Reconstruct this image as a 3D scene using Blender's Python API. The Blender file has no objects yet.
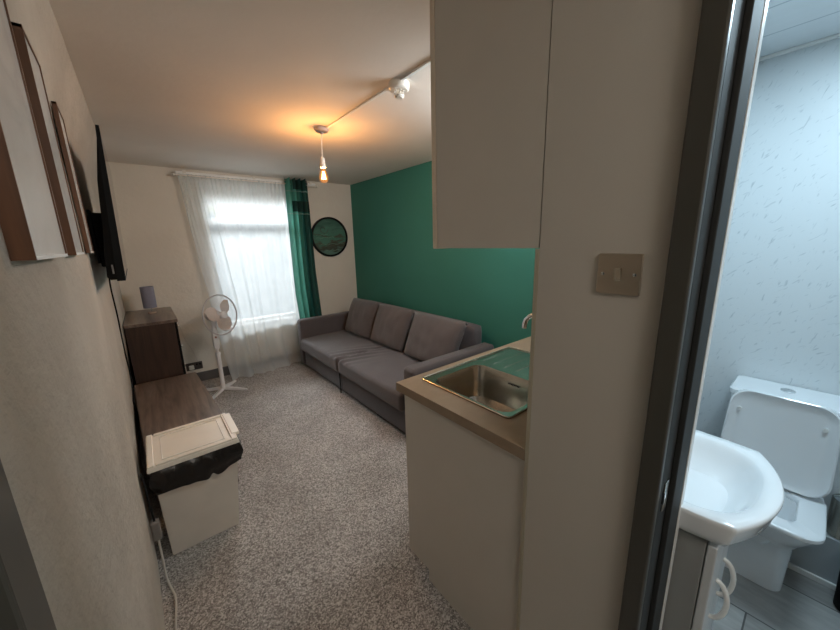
import bpy, bmesh, math, random
from mathutils import Vector, Matrix, noise
random.seed(7)
scene = bpy.context.scene
C = scene.collection
PI = math.pi

# ------------------------------------------------------------------ materials
def srgb(r, g, b):
    f = lambda c: (c/255/12.92) if c/255 <= .04045 else ((c/255+.055)/1.055)**2.4
    return (f(r), f(g), f(b), 1)

class NT:
    def __init__(s, name):
        s.m = bpy.data.materials.new(name); s.m.use_nodes = True
        s.t = s.m.node_tree; s.n = s.t.nodes; s.b = s.n['Principled BSDF']; s.out = s.n['Material Output']
        s.tc = s.n.new('ShaderNodeTexCoord')
    def lk(s, a, b): s.t.links.new(a, b)
    def mapping(s, scale=(1,1,1), rot=(0,0,0), src='Object'):
        mp = s.n.new('ShaderNodeMapping'); mp.inputs['Scale'].default_value = scale; mp.inputs['Rotation'].default_value = rot
        s.lk(s.tc.outputs[src], mp.inputs['Vector']); return mp.outputs['Vector']
    def noise(s, vec, scale, detail=4, rough=.5, dist=0):
        t = s.n.new('ShaderNodeTexNoise'); t.inputs['Scale'].default_value = scale; t.inputs['Detail'].default_value = detail
        t.inputs['Roughness'].default_value = rough; t.inputs['Distortion'].default_value = dist
        s.lk(vec, t.inputs['Vector']); return t.outputs['Fac']
    def ramp(s, fac, stops):
        r = s.n.new('ShaderNodeValToRGB'); e = r.color_ramp.elements
        while len(e) < len(stops): e.new(.5)
        for el, (p, c) in zip(e, stops): el.position = p; el.color = c
        s.lk(fac, r.inputs['Fac']); return r.outputs['Color']
    def bump(s, h, strength=.3, dist=.01):
        b = s.n.new('ShaderNodeBump'); b.inputs['Strength'].default_value = strength; b.inputs['Distance'].default_value = dist
        s.lk(h, b.inputs['Height']); s.lk(b.outputs['Normal'], s.b.inputs['Normal'])
    def set(s, **k):
        for a, v in k.items(): s.b.inputs[a.replace('_', ' ')].default_value = v
        return s

def plain(name, col, rough=.5, metal=0, var=.04, scale=8, bump=0, bscale=60, **k):
    """a solid colour with slight procedural mottling"""
    t = NT(name); v = t.mapping()
    f = t.noise(v, scale)
    c = Vector(col[:3])
    t.lk(t.ramp(f, [(.3, (*(c*(1-var)), 1)), (.7, (*(c*(1+var)), 1))]), t.b.inputs['Base Color'])
    t.set(Roughness=rough, Metallic=metal, **k)
    if bump: t.bump(t.noise(v, bscale, 3), bump, .004)
    return t.m

def wood(name, c1, c2, rough=.35, axis='y'):
    t = NT(name)
    sc = {'y': (14, 1.2, 14), 'x': (1.2, 14, 14), 'z': (14, 14, 1.2)}[axis]
    v = t.mapping(sc)
    f = t.noise(v, 2.2, 8, .6, .6)
    t.lk(t.ramp(f, [(.3, c1), (.7, c2)]), t.b.inputs['Base Color'])
    t.bump(f, .12, .002); t.set(Roughness=rough); return t.m

M = {}
def plaster(name, c1, c2, blotch=1.5, bump=.35):
    t = NT(name); v = t.mapping()
    f = t.noise(v, blotch, 3)
    t.lk(t.ramp(f, [(.35, c1), (.65, c2)]), t.b.inputs['Base Color'])
    a = t.noise(v, 26, 5, .6); b = t.noise(v, 5, 3)
    mx = t.n.new('ShaderNodeMath'); mx.operation = 'ADD'; t.lk(a, mx.inputs[0]); t.lk(b, mx.inputs[1])
    t.bump(mx.outputs[0], bump, .01); t.set(Roughness=.75); return t.m
M['cream'] = plaster('cream_paint', srgb(208,201,188), srgb(216,209,196))
M['leftwall'] = plaster('rough_cream_plaster', srgb(178,171,160), srgb(193,186,175), 2.5, .7)
M['ceil'] = plaster('ceiling_paint', srgb(222,214,205), srgb(232,224,215), 1.2, .1)
M['hall'] = plaster('hall_paint', srgb(196,190,180), srgb(200,194,184), 1.2, .08)
M['green'] = plaster('teal_green_paint', srgb(50,118,104), srgb(54,124,110), 1.2, .12)
M['white'] = plain('white_plastic', srgb(225,220,210), .35)
M['whitegloss'] = plain('white_gloss_paint', srgb(235,235,232), .3)
M['ceramic'] = plain('white_ceramic', srgb(238,242,245), .08, var=.01, Coat_Weight=.5)
M['cabinet'] = plain('cream_cabinet_board', srgb(200,194,184), .45, var=.015)
M['cabedge'] = plain('cabinet_edging', srgb(214,200,180), .4, var=.02)
M['dark_trim'] = plain('dark_grey_woodwork', srgb(72,70,64), .4, var=.05)
M['skirt'] = plain('grey_skirting_paint', srgb(92,90,88), .4)
M['steel'] = plain('brushed_steel', srgb(186,182,172), .25, 1, var=.06, scale=20)
M['satin'] = plain('satin_nickel', srgb(196,184,168), .3, 1, var=.04)
M['rocker'] = plain('nickel_rocker', srgb(214,204,190), .2, 1, var=.02)
M['chrome'] = plain('chrome', srgb(225,228,230), .08, 1, var=.01)
M['black'] = plain('black_plastic', srgb(5,5,5), .65, Specular_IOR_Level=.2)
M['blackbag'] = plain('black_polythene', srgb(24,20,18), .22, bump=.6, bscale=22)
M['screen'] = plain('glossy_screen', srgb(10,10,12), .06, var=.02)
M['fanwhite'] = plain('fan_plastic', srgb(222,222,222), .4)
M['greyplastic'] = plain('grey_plastic', srgb(120,116,112), .5)
M['shade'] = plain('lilac_grey_fabric', srgb(126,126,140), .85, bump=.3, bscale=200)
M['darkshade'] = plain('dark_void', srgb(30,26,24), .8)
M['cord'] = plain('light_grey_cable', srgb(190,184,176), .5)
M['darkwood'] = wood('dark_walnut_board', srgb(40,27,20), srgb(66,46,35), .38, 'z')
M['darktop'] = wood('sheen_walnut_top', srgb(70,58,51), srgb(126,110,99), .28, 'y')  # paler than the boards: the tops' reflection is put into the colour
M['framewood'] = wood('brown_frame_wood', srgb(78,48,28), srgb(112,72,44), .4, 'z')
M['worktop'] = plain('taupe_laminate', srgb(146,127,106), .4, var=.06, scale=30)
M['sofa'] = plain('charcoal_woven_fabric', srgb(79,73,74), .9, var=.06, bump=.4, bscale=400, Sheen_Weight=.25)
M['cushion'] = plain('charcoal_cushion_fabric', srgb(84,77,76), .9, var=.08, bump=.4, bscale=400, Sheen_Weight=.25)
M['outwall'] = plain('pale_render_outside', srgb(205,212,215), .8)
M['roof'] = plain('slate_outside', srgb(120,128,134), .8)
M['outbrick'] = plain('yellow_stone_outside', srgb(235,225,160), .8)

def carpet():
    t = NT('grey_twist_carpet'); v = t.mapping()
    vo = t.n.new('ShaderNodeTexVoronoi'); vo.inputs['Scale'].default_value = 190; t.lk(v, vo.inputs['Vector'])
    sp = t.n.new('ShaderNodeSeparateColor'); t.lk(vo.outputs['Color'], sp.inputs[0])
    mf = t.n.new('ShaderNodeMix'); mf.data_type = 'FLOAT'; mf.inputs[0].default_value = .5
    t.lk(sp.outputs[0], mf.inputs[2]); t.lk(t.noise(v, 45, 3, .8), mf.inputs[3]); f = mf.outputs[0]
    g = t.noise(v, 3.2, 3)
    c = t.ramp(f, [(.22, srgb(96,92,88)), (.48, srgb(150,145,140)), (.74, srgb(202,198,193))])
    c2 = t.ramp(g, [(.35, (.80,.79,.78,1)), (.65, (1,1,1,1))])
    mx = t.n.new('ShaderNodeMix'); mx.data_type = 'RGBA'; mx.blend_type = 'MULTIPLY'; mx.inputs['Factor'].default_value = 1
    t.lk(c, mx.inputs['A']); t.lk(c2, mx.inputs['B']); t.lk(mx.outputs['Result'], t.b.inputs['Base Color'])
    h = t.noise(v, 90, 2, .8); t.bump(h, .6, .012); t.set(Roughness=1.0, Sheen_Weight=.2); return t.m
M['carpet'] = carpet()

def fleck():
    t = NT('flecked_shower_panel')
    outs = []
    for ang, off in ((38, 0), (72, 5)):
        a = t.n.new('ShaderNodeMapping'); a.inputs['Rotation'].default_value = (math.radians(ang), 0, 0); a.inputs['Location'].default_value = (off, off, 0)
        t.lk(t.tc.outputs['Object'], a.inputs['Vector'])
        b = t.n.new('ShaderNodeMapping'); b.inputs['Scale'].default_value = (1, 24, 95); t.lk(a.outputs[0], b.inputs['Vector'])
        outs.append(t.noise(b.outputs[0], 1.0, 1, .5, .4))
    mx = t.n.new('ShaderNodeMath'); mx.operation = 'MAXIMUM'; t.lk(outs[0], mx.inputs[0]); t.lk(outs[1], mx.inputs[1])
    t.lk(t.ramp(mx.outputs[0], [(.66, srgb(218,224,227)), (.72, srgb(204,211,215)), (.82, srgb(184,193,198))]), t.b.inputs['Base Color'])
    t.set(Roughness=.3); return t.m
M['fleck'] = fleck()

def planks(name, c1, c2, mortar, w, h, rough, rot=0, bumpy=True, ms=.006):
    t = NT(name); v = t.mapping((1,1,1), (0,0,rot))
    br = t.n.new('ShaderNodeTexBrick'); t.lk(v, br.inputs['Vector'])
    br.inputs['Color1'].default_value = c1; br.inputs['Color2'].default_value = c2; br.inputs['Mortar'].default_value = mortar
    br.inputs['Scale'].default_value = 1; br.inputs['Brick Width'].default_value = w; br.inputs['Row Height'].default_value = h
    br.inputs['Mortar Size'].default_value = ms
    n = t.noise(t.mapping((4,18,1) if not rot else (18,4,1)), 2, 6, .6, .5)
    r = t.ramp(n, [(.3, (.8,.8,.8,1)), (.7, (1.1,1.1,1.1,1))])
    mx = t.n.new('ShaderNodeMix'); mx.data_type = 'RGBA'; mx.blend_type = 'MULTIPLY'; mx.inputs['Factor'].default_value = 1 if bumpy else .1
    t.lk(br.outputs['Color'], mx.inputs['A']); t.lk(r, mx.inputs['B']); t.lk(mx.outputs['Result'], t.b.inputs['Base Color'])
    t.set(Roughness=rough); return t.m
M['vinyl'] = planks('grey_plank_vinyl', srgb(128,127,124), srgb(178,178,176), srgb(92,92,92), 1.2, .28, .4, PI/2, ms=.003)
M['bathceil'] = planks('white_ceiling_planks', srgb(228,232,234), srgb(224,229,232), srgb(186,194,200), 2.0, .22, .25, PI/2, False, .004)

def curtain_mat(name, col, transp, transl):
    t = NT(name)
    n = t.n; d = n.new('ShaderNodeBsdfDiffuse'); tl = n.new('ShaderNodeBsdfTranslucent'); tr = n.new('ShaderNodeBsdfTransparent')
    v = t.mapping((1,1,1)); f = t.noise(v, 6, 3)
    c = Vector(col[:3]); cc = t.ramp(f, [(.3, (*(c*.95), 1)), (.7, (*(c*1.03), 1))])
    t.lk(cc, d.inputs['Color']); t.lk(cc, tl.inputs['Color'])
    m1 = n.new('ShaderNodeMixShader'); m1.inputs[0].default_value = transl; t.lk(d.outputs[0], m1.inputs[1]); t.lk(tl.outputs[0], m1.inputs[2])
    m2 = n.new('ShaderNodeMixShader'); m2.inputs[0].default_value = transp; t.lk(m1.outputs[0], m2.inputs[1]); t.lk(tr.outputs[0], m2.inputs[2])
    t.lk(m2.outputs[0], t.out.inputs['Surface']); return t.m
M['net'] = curtain_mat('white_voile', srgb(238,244,246), .42, .58)
M['teal'] = curtain_mat('teal_curtain_cloth', srgb(70,150,134), .04, .5)
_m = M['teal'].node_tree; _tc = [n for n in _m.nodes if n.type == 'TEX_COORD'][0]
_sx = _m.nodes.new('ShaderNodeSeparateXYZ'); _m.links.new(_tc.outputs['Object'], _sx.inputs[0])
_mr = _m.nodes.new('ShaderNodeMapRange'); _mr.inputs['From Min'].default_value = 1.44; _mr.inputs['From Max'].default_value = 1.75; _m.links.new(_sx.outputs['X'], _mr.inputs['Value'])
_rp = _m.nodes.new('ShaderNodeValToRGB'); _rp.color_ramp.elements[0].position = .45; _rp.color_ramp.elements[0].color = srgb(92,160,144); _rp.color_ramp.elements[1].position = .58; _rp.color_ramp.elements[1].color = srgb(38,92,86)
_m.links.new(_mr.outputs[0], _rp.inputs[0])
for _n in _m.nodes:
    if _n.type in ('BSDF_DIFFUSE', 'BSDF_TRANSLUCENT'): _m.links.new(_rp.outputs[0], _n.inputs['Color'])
M['tealdark'] = curtain_mat('dark_teal_band', srgb(40,66,62), 0, .1)
M['tealpale'] = curtain_mat('pale_piping', srgb(120,160,150), 0, .3)

def glass(name):
    t = NT(name); n = t.n
    g = n.new('ShaderNodeBsdfGlossy'); g.inputs['Roughness'].default_value = .03; tr = n.new('ShaderNodeBsdfTransparent')
    fr = n.new('ShaderNodeFresnel'); mx = n.new('ShaderNodeMixShader')
    t.lk(fr.outputs[0], mx.inputs[0]); t.lk(tr.outputs[0], mx.inputs[1]); t.lk(g.outputs[0], mx.inputs[2]); t.lk(mx.outputs[0], t.out.inputs['Surface']); return t.m
M['glass'] = glass('window_glass')
def bulb_glass():
    t = NT('amber_bulb_glass'); n = t.n
    e = n.new('ShaderNodeEmission'); e.inputs['Color'].default_value = (1,.42,.14,1); e.inputs['Strength'].default_value = .42
    tr = n.new('ShaderNodeBsdfTransparent'); tr.inputs['Color'].default_value = (1,.8,.55,1)
    mx = n.new('ShaderNodeMixShader'); lw = n.new('ShaderNodeLayerWeight'); lw.inputs['Blend'].default_value = .35
    mu = n.new('ShaderNodeMath'); mu.operation = 'MULTIPLY_ADD'; mu.inputs[1].default_value = -.35; mu.inputs[2].default_value = .75
    t.lk(lw.outputs['Facing'], mu.inputs[0]); t.lk(mu.outputs[0], mx.inputs[0])
    t.lk(e.outputs[0], mx.inputs[2]); t.lk(tr.outputs[0], mx.inputs[1]); t.lk(mx.outputs[0], t.out.inputs['Surface']); return t.m
M['bulb'] = bulb_glass()
def emis(name, col, s):
    t = NT(name); t.set(Emission_Color=col, Emission_Strength=s); t.b.inputs['Base Color'].default_value = col; return t.m
M['filament'] = emis('glowing_filament', (1,.62,.25,1), 40)

def artwork(name, c0, c1, c2, sc=6):
    t = NT(name); v = t.mapping((1,1,1))
    f = t.noise(v, sc, 5, .6, .8)
    t.lk(t.ramp(f, [(.3, c0), (.5, c1), (.72, c2)]), t.b.inputs['Base Color']); t.set(Roughness=.18); return t.m
M['print'] = artwork('pale_glossy_print', srgb(206,208,206), srgb(226,227,225), srgb(236,238,238), 4)
def round_art():
    t = NT('dark_green_scene_print'); v = t.mapping((1.5,1,5))
    f = t.noise(v, 2.5, 4, .6, .4)
    sep = t.n.new('ShaderNodeSeparateXYZ'); t.lk(t.tc.outputs['Object'], sep.inputs[0])
    ma = t.n.new('ShaderNodeMath'); ma.operation = 'MULTIPLY_ADD'; ma.inputs[1].default_value = 1.2; t.lk(sep.outputs['Z'], ma.inputs[0]); t.lk(f, ma.inputs[2])
    t.lk(t.ramp(ma.outputs[0], [(.16, srgb(92,120,110)), (.28, srgb(70,72,62)), (.42, srgb(80,84,72)), (.5, srgb(76,118,102)), (.62, srgb(78,114,100)), (.85, srgb(54,84,74))]), t.b.inputs['Base Color'])
    t.set(Roughness=.12); return t.m
M['roundart'] = round_art()

# ------------------------------------------------------------------ mesh helpers
def finish(name, bm, mat, parent=None, smooth=False, angle=35):
    me = bpy.data.meshes.new(name); bmesh.ops.recalc_face_normals(bm, faces=bm.faces); bm.to_mesh(me); bm.free()
    o = bpy.data.objects.new(name, me); C.objects.link(o)
    if not isinstance(mat, (list, tuple)): mat = [mat]
    for m in mat: me.materials.append(m)
    if smooth:
        for p in me.polygons: p.use_smooth = True
        me.set_sharp_from_angle(angle=math.radians(angle))
    if parent is not None:
        o.parent = parent
        o.matrix_parent_inverse = Matrix.Translation(-Vector(parent.location)) if parent.type == 'EMPTY' else Matrix.Identity(4)
    return o

def thing(name, label, cat, loc=(0,0,0), group=None):
    o = bpy.data.objects.new(name, None); C.objects.link(o); o.location = loc; o.empty_display_size = .05
    o['label'] = label; o['category'] = cat
    if group: o['group'] = group
    return o
def tag(o, label, cat, group=None, kind=None):
    o['label'] = label; o['category'] = cat
    if group: o['group'] = group
    if kind: o['kind'] = kind
    return o
def struct(name, bm, mat, parent=None, label=None, **k):
    o = finish(name, bm, mat, parent, **k)
    if parent is None:
        o['kind'] = 'structure'
        if label: o['label'] = label
    return o

def box(x0, x1, y0, y1, z0, z1, bevel=0, seg=2, bm=None):
    b = bmesh.new()
    r = bmesh.ops.create_cube(b, size=1)
    for v in b.verts:
        v.co = Vector(((x0+x1)/2+v.co.x*(x1-x0), (y0+y1)/2+v.co.y*(y1-y0), (z0+z1)/2+v.co.z*(z1-z0)))
    if bevel: bmesh.ops.bevel(b, geom=b.edges[:], offset=bevel, segments=seg, affect='EDGES', profile=.5)
    if bm is None: return b
    merge(bm, b); return bm
def merge(bm, b):
    me = bpy.data.meshes.new('tmp'); b.to_mesh(me); b.free(); bm.from_mesh(me); bpy.data.meshes.remove(me)
    return bm
def xform(bm, mat):
    bmesh.ops.transform(bm, matrix=mat, verts=bm.verts); return bm
def rings(rs, cap=True, closed=False, bm=None):
    """loft between equally sized rings of points"""
    b = bm or bmesh.new(); V = [[b.verts.new(p) for p in r] for r in rs]; n = len(rs[0])
    pairs = list(zip(V[:-1], V[1:])) + ([(V[-1], V[0])] if closed else [])
    for A, B in pairs:
        for i in range(n): b.faces.new((A[i], A[(i+1) % n], B[(i+1) % n], B[i]))
    if cap and not closed: b.faces.new(V[0][::-1]); b.faces.new(V[-1])
    return b
def circ(c, r, ax='z', n=24, ry=None):
    ry = ry or r; out = []
    for i in range(n):
        a = 2*PI*i/n; p, q = r*math.cos(a), ry*math.sin(a)
        out.append(Vector(c)+{'z': Vector((p,q,0)), 'y': Vector((p,0,q)), 'x': Vector((0,p,q))}[ax])
    return out
def lathe(prof, c=(0,0,0), n=28, ax='z', bm=None, cap=True):
    rs = []
    for r, h in prof:
        off = {'z': Vector((0,0,h)), 'y': Vector((0,h,0)), 'x': Vector((h,0,0))}[ax]
        rs.append(circ(Vector(c)+off, max(r, 1e-4), ax, n))
    return rings(rs, cap, bm=bm)
def tube(pts, r, n=10, bm=None, closed=False):
    pts = [Vector(p) for p in pts]; rs = []; up = None; m = len(pts)
    for i, p in enumerate(pts):
        if closed: d = pts[(i+1) % m]-pts[i-1]
        else: d = pts[min(i+1, m-1)]-pts[max(i-1, 0)]
        d.normalize()
        if up is None: up = Vector((0,0,1)) if abs(d.z) < .9 else Vector((1,0,0))
        s = d.cross(up).normalized(); up = s.cross(d).normalized()
        rr = r[i] if isinstance(r, (list, tuple)) else r
        rs.append([p+(s*math.cos(2*PI*k/n)+up*math.sin(2*PI*k/n))*rr for k in range(n)])
    return rings(rs, not closed, closed, bm)
def spline(pts, k=6):
    pts = [Vector(p) for p in pts]; out = []
    P = [pts[0]]+pts+[pts[-1]]
    for i in range(1, len(P)-2):
        a, b, c, d = P[i-1:i+3]
        for j in range(k):
            t = j/k
            out.append(.5*((2*b)+(c-a)*t+(2*a-5*b+4*c-d)*t*t+(3*b-a-3*c+d)*t**3))
    out.append(pts[-1]); return out
def rrect(cx, cy, hx, hy, r, z, n=6):
    out = []
    for sx, sy, a0 in ((1,1,0), (-1,1,PI/2), (-1,-1,PI), (1,-1,3*PI/2)):
        for i in range(n+1):
            a = a0+PI/2*i/n
            out.append(Vector((cx+sx*(hx-r)+r*math.cos(a), cy+sy*(hy-r)+r*math.sin(a), z)))
    return out
def grid(nu, nv, fn):
    b = bmesh.new(); V = [[b.verts.new(fn(i/nu, j/nv)) for j in range(nv+1)] for i in range(nu+1)]
    for i in range(nu):
        for j in range(nv): b.faces.new((V[i][j], V[i+1][j], V[i+1][j+1], V[i][j+1]))
    return b
def lerp(a, b, t): return a+(b-a)*t
def interp(x, xs, ys):
    if x <= xs[0]: return ys[0]
    for a, b, c, d in zip(xs[:-1], xs[1:], ys[:-1], ys[1:]):
        if x <= b: return c+(d-c)*(x-a)/(b-a)
    return ys[-1]

# ------------------------------------------------------------------ room shell
CE = 2.30; YF = 4.40; XG = 2.40; XP = 0.78
struct('floor', box(-.6, 2.5, -1.6, 4.6, -.1, 0), M['carpet'], label='mottled grey twist-pile carpet of the living room')
struct('ceiling', box(-.6, 2.5, -1.6, 4.6, CE, CE+.1), M['ceil'], label='cream painted ceiling of the living room')

def xw(y, z):
    base = interp(y, [.75, 1.25, 1.8, 2.24, 2.7, 3.3, 4.4], [-.145, -.150, -.160, -.186, -.21, -.235, -.235])
    if y > 2: base += .035*min(z/.8, 1)*min(y-2, 1)
    if z > 1.98:
        t = min((z-1.98)/.26, 1); t = t*t*(3-2*t); base = lerp(base, -.13, t)
    if z > 2.22: base += .03*((z-2.22)/.08)**2
    return base
YL = .462
lw = grid(60, 40, lambda u, v: Vector((xw(YL+u*(YF+.05-YL), v*CE)+.002*noise.noise(Vector((u*14, v*8, 3))), YL+u*(YF+.05-YL), v*CE)))
fr = [f for f in lw.faces]
ext = bmesh.ops.extrude_face_region(lw, geom=fr)
for v in ext['geom']:
    if isinstance(v, bmesh.types.BMVert): v.co.x = -.45
struct('wall_left', lw, M['leftwall'], smooth=True, label='rough cream plaster wall on the left')
# window opening in far wall
WX0, WX1, WZ0, WZ1 = .60, 1.56, .56, 2.19
b = box(-.45, WX0, YF, YF+.25, 0, CE); box(WX1, XG+.1, YF, YF+.25, 0, CE, bm=b); box(WX0, WX1, YF, YF+.25, 0, WZ0, bm=b); box(WX0, WX1, YF, YF+.25, WZ1, CE, bm=b)
struct('wall_far', b, M['cream'], label='cream wall around the window')
struct('wall_right', box(XG, XG+.12, .40, YF, 0, CE), M['green'], label='teal green painted feature wall')
struct('wall_partition', box(XP, XG, .392, .470, 0, CE), M['hall'], label='cream partition beside the light switch')
# hall wall with bathroom door opening
DY0, DY1, DZ = -.64, .155, 2.02
b = box(XP, .93, DY1+.012, .392, 0, CE); box(XP, .93, -1.5, DY0-.012, 0, CE, bm=b); box(XP, .93, DY0-.012, DY1+.012, DZ+.012, CE, bm=b)
struct('wall_hall', b, M['hall'], label='cream hall wall holding the light switch')
struct('wall_near', box(-.45, XP, -1.55, -1.45, 0, CE), M['hall'], label='cream wall behind the hallway')
struct('wall_entry', box(-.45, -.15, -1.45, -.42, 0, CE), M['hall'], label='cream wall beside the entry door')
b = box(-.45, -.15, -.42, YL, 2.04, CE)
struct('wall_entry_head', b, M['hall'], label='cream wall above the entry door')
# skirting boards
struct('baseboard_far', box(-.23, XG, YF-.016, YF, 0, .11, .004), M['skirt'], label='grey skirting board under the window')
struct('baseboard_right', box(XG-.016, XG, 1.2, YF-.016, 0, .11, .004), M['skirt'], label='grey skirting board under the teal wall')
struct('trim_1', box(.779, .80, .4705, .4825, 0, 1.485, .001), plain('taupe_scribe_strip', srgb(176,168,148), .5), label='narrow taupe strip closing the gap beside the worktop')

# entry door (left, near the camera)
d2 = thing('door_2', 'dark grey entry door frame at the near left', 'door', (-.15, 0, 0)); d2['kind'] = 'structure'
b = box(-.20, -.128, .40, YL, 0, 2.04, .003); box(-.20, -.128, -.42, -.36, 0, 2.04, .003, bm=b); box(-.20, -.128, -.36, .40, 1.98, 2.04, .003, bm=b)
finish('door_frame', b, M['dark_trim'], d2)
b = box(-.235, -.195, -.357, .397, .005, 1.977, .002)
finish('door_leaf', b, M['dark_trim'], d2)
finish('door_handle', tube(spline([(-.195,.33,1.0), (-.155,.33,1.0), (-.15,.31,1.0), (-.15,.22,1.0)]), .009), M['chrome'], d2, smooth=True)

# ------------------------------------------------------------------ bathroom shell
BX = 2.20; BZ = 2.25
struct('floor_bathroom', box(.79, BX, -1.45, .392, .0005, .004), M['vinyl'], label='grey wood-effect vinyl floor of the bathroom')
struct('wall_bathroom_far', box(BX, BX+.1, -1.45, .3915, 0, CE), M['fleck'], label='pale blue flecked wall panel behind the toilet')
struct('wall_bathroom_left', box(.93, BX, .380, .3915, 0, BZ), M['fleck'], label='pale flecked wall panel behind the basin')
struct('wall_bathroom_near', box(.93, BX+.1, -1.55, -1.45, 0, CE), M['fleck'], label='pale flecked wall panel at the shower end')
struct('ceiling_bathroom', box(.93, BX, -1.45, .392, BZ, BZ+.03), M['bathceil'], label='white planked ceiling of the bathroom')
b = box(BX-.018, BX, -1.45, .38, BZ-.012, BZ, .003); struct('trim_2', b, M['whitegloss'], label='thin white cornice trim over the bathroom wall')
b = box(1.90, 1.914, -.12, .38, BZ-.004, BZ)
struct('trim_4', box(1.30, 1.98, -.075, -.045, BZ-.006, BZ, .002), M['whitegloss'], label='white joint strip across the bathroom ceiling'); b.free()
struct('trim_3', box(2.09, BX, -1.45, .38, .004, .232, .003), plain('boxing_paint', srgb(170,178,182), .4), label='low boxed ledge along the wall behind the toilet')
struct('baseboard_bathroom', box(2.078, 2.09, -1.45, .38, .004, .03, .003), M['whitegloss'], label='slim white floor trim along the ledge')

# bathroom door frame
d1 = thing('door_1', 'dark grey bathroom door frame right of the light switch', 'door', (.85, -.25, 0)); d1['kind'] = 'structure'
b = box(.762, .782, DY1, DY1+.040, 0, DZ+.05, .004); box(.762, .782, DY0-.05, DY0, 0, DZ+.05, .004, bm=b); box(.762, .782, DY0, DY1, DZ, DZ+.05, .004, bm=b)
finish('architrave', b, M['dark_trim'], d1)
M['lining'] = plain('shaded_lining_paint', srgb(44,45,44), .7)  # darker copy of the frame paint; shade on the jamb put into the colour
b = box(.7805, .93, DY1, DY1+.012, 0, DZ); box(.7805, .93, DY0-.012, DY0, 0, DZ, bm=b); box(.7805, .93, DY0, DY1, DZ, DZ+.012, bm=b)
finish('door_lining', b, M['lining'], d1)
b = box(.845, .93, DY1-.0115, DY1, 0, DZ, .002); box(.845, .93, DY0, DY0+.0115, 0, DZ, .002, bm=b); box(.845, .93, DY0+.0115, DY1-.0115, DZ-.0115, DZ, .002, bm=b)
finish('door_stop', b, M['lining'], d1)
b = box(.93, .957, DY1-.0130, DY1+.045, 0, DZ+.04, .001); box(.93, .958, DY0-.045, DY0+.008, 0, DZ+.04, .003, bm=b); box(.93, .958, DY0, DY1, DZ, DZ+.04, .003, bm=b)
o = finish('architrave', b, M['whitegloss'], d1); o['label'] = 'white inner architrave'
b = box(.800, .826, DY1-.003, DY1, .915, .985, .001)
sp = finish('strike_plate', b, M['steel'], d1)
lp = rings([[Vector((x, y, z)) for x, y in ((.796, DY1-.001), (.800, DY1-.004), (.812, DY1-.004), (.812, DY1-.001))] for z in (.935, .965)])
finish('strike_lip', lp, M['chrome'], sp)

# ------------------------------------------------------------------ window
w = thing('window_1', 'white framed window behind the net curtain', 'window', (1.08, YF+.1, WZ0)); w['kind'] = 'structure'
fw = .055; ya, yb = YF+.08, YF+.14
b = box(WX0, WX0+fw, ya, yb, WZ0, WZ1, .006); box(WX1-fw, WX1, ya, yb, WZ0, WZ1, .006, bm=b); box(WX0+fw, WX1-fw, ya, yb, WZ0, WZ0+fw, .006, bm=b); box(WX0+fw, WX1-fw, ya, yb, WZ1-.10, WZ1, .006, bm=b)
finish('window_frame', b, M['whitegloss'], w)
finish('transom', box(WX0+fw, WX1-fw, ya, yb, 1.765, 1.82, .006), M['whitegloss'], w)
finish('window_pane', box(WX0+fw, WX1-fw, YF+.105, YF+.112, WZ0+fw, 1.765), M['glass'], w)
finish('window_pane', box(WX0+fw, WX1-fw, YF+.105, YF+.112, 1.82, WZ1-.10), M['glass'], w)
finish('window_sill', box(WX0+.002, WX1-.002, YF-.02, YF+.08, WZ0-.002, WZ0+.02, .005), M['whitegloss'], w)

# outside: the terrace across the road
hs = thing('terraced_house', 'pale rendered house across the road seen through the window', 'building', (2.5, 13, -3))
finish('wall', box(-3, 8, 13, 14, -3, 2.02), M['outwall'], hs)
finish('eaves', box(-3.2, 8.2, 12.8, 14, 2.02, 2.57, .02), M['roof'], hs)
finish('roof_ridge', box(-3.2, 8.2, 13.0, 14, 2.57, 2.76, .02), M['outbrick'], hs)
for x in (-.2, 3.3, 5.8):
    wf = finish('window', box(x, x+1.1, 12.93, 13.0, .4, 1.9, .02), M['whitegloss'], hs)
    finish('pane', box(x+.08, x+1.02, 12.92, 12.935, .48, 1.82), plain('pale_reflecting_pane', srgb(150,160,168), .15), wf)
og = finish('ground', box(-12, 16, 4.8, 30, -3.1, -3), M['roof']); og['kind'] = 'structure'; og['label'] = 'grey road below the window'

# ------------------------------------------------------------------ curtains
rail = thing('curtain_rail', 'white curtain track fixed above the window', 'rail', (1.1, YF-.06, 2.24))
b = box(.40, 1.86, YF-.085, YF-.055, 2.235, 2.262, .005); finish('track', b, M['whitegloss'], rail)
finish('rod', tube([(.38, YF-.10, 2.222), (1.87, YF-.10, 2.222)], .007), M['white'], rail, smooth=True)
for x in (.46, 1.12, 1.78): finish('bracket', box(x, x+.03, YF-.09, YF, 2.245, 2.275, .003), M['white'], rail)
for x in (.38, 1.87): finish('finial', lathe([(.001,-.012),(.012,-.006),(.014,0),(.012,.006),(.001,.012)], (x, YF-.10, 2.222), 14, 'x'), M['white'], rail, smooth=True)

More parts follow.
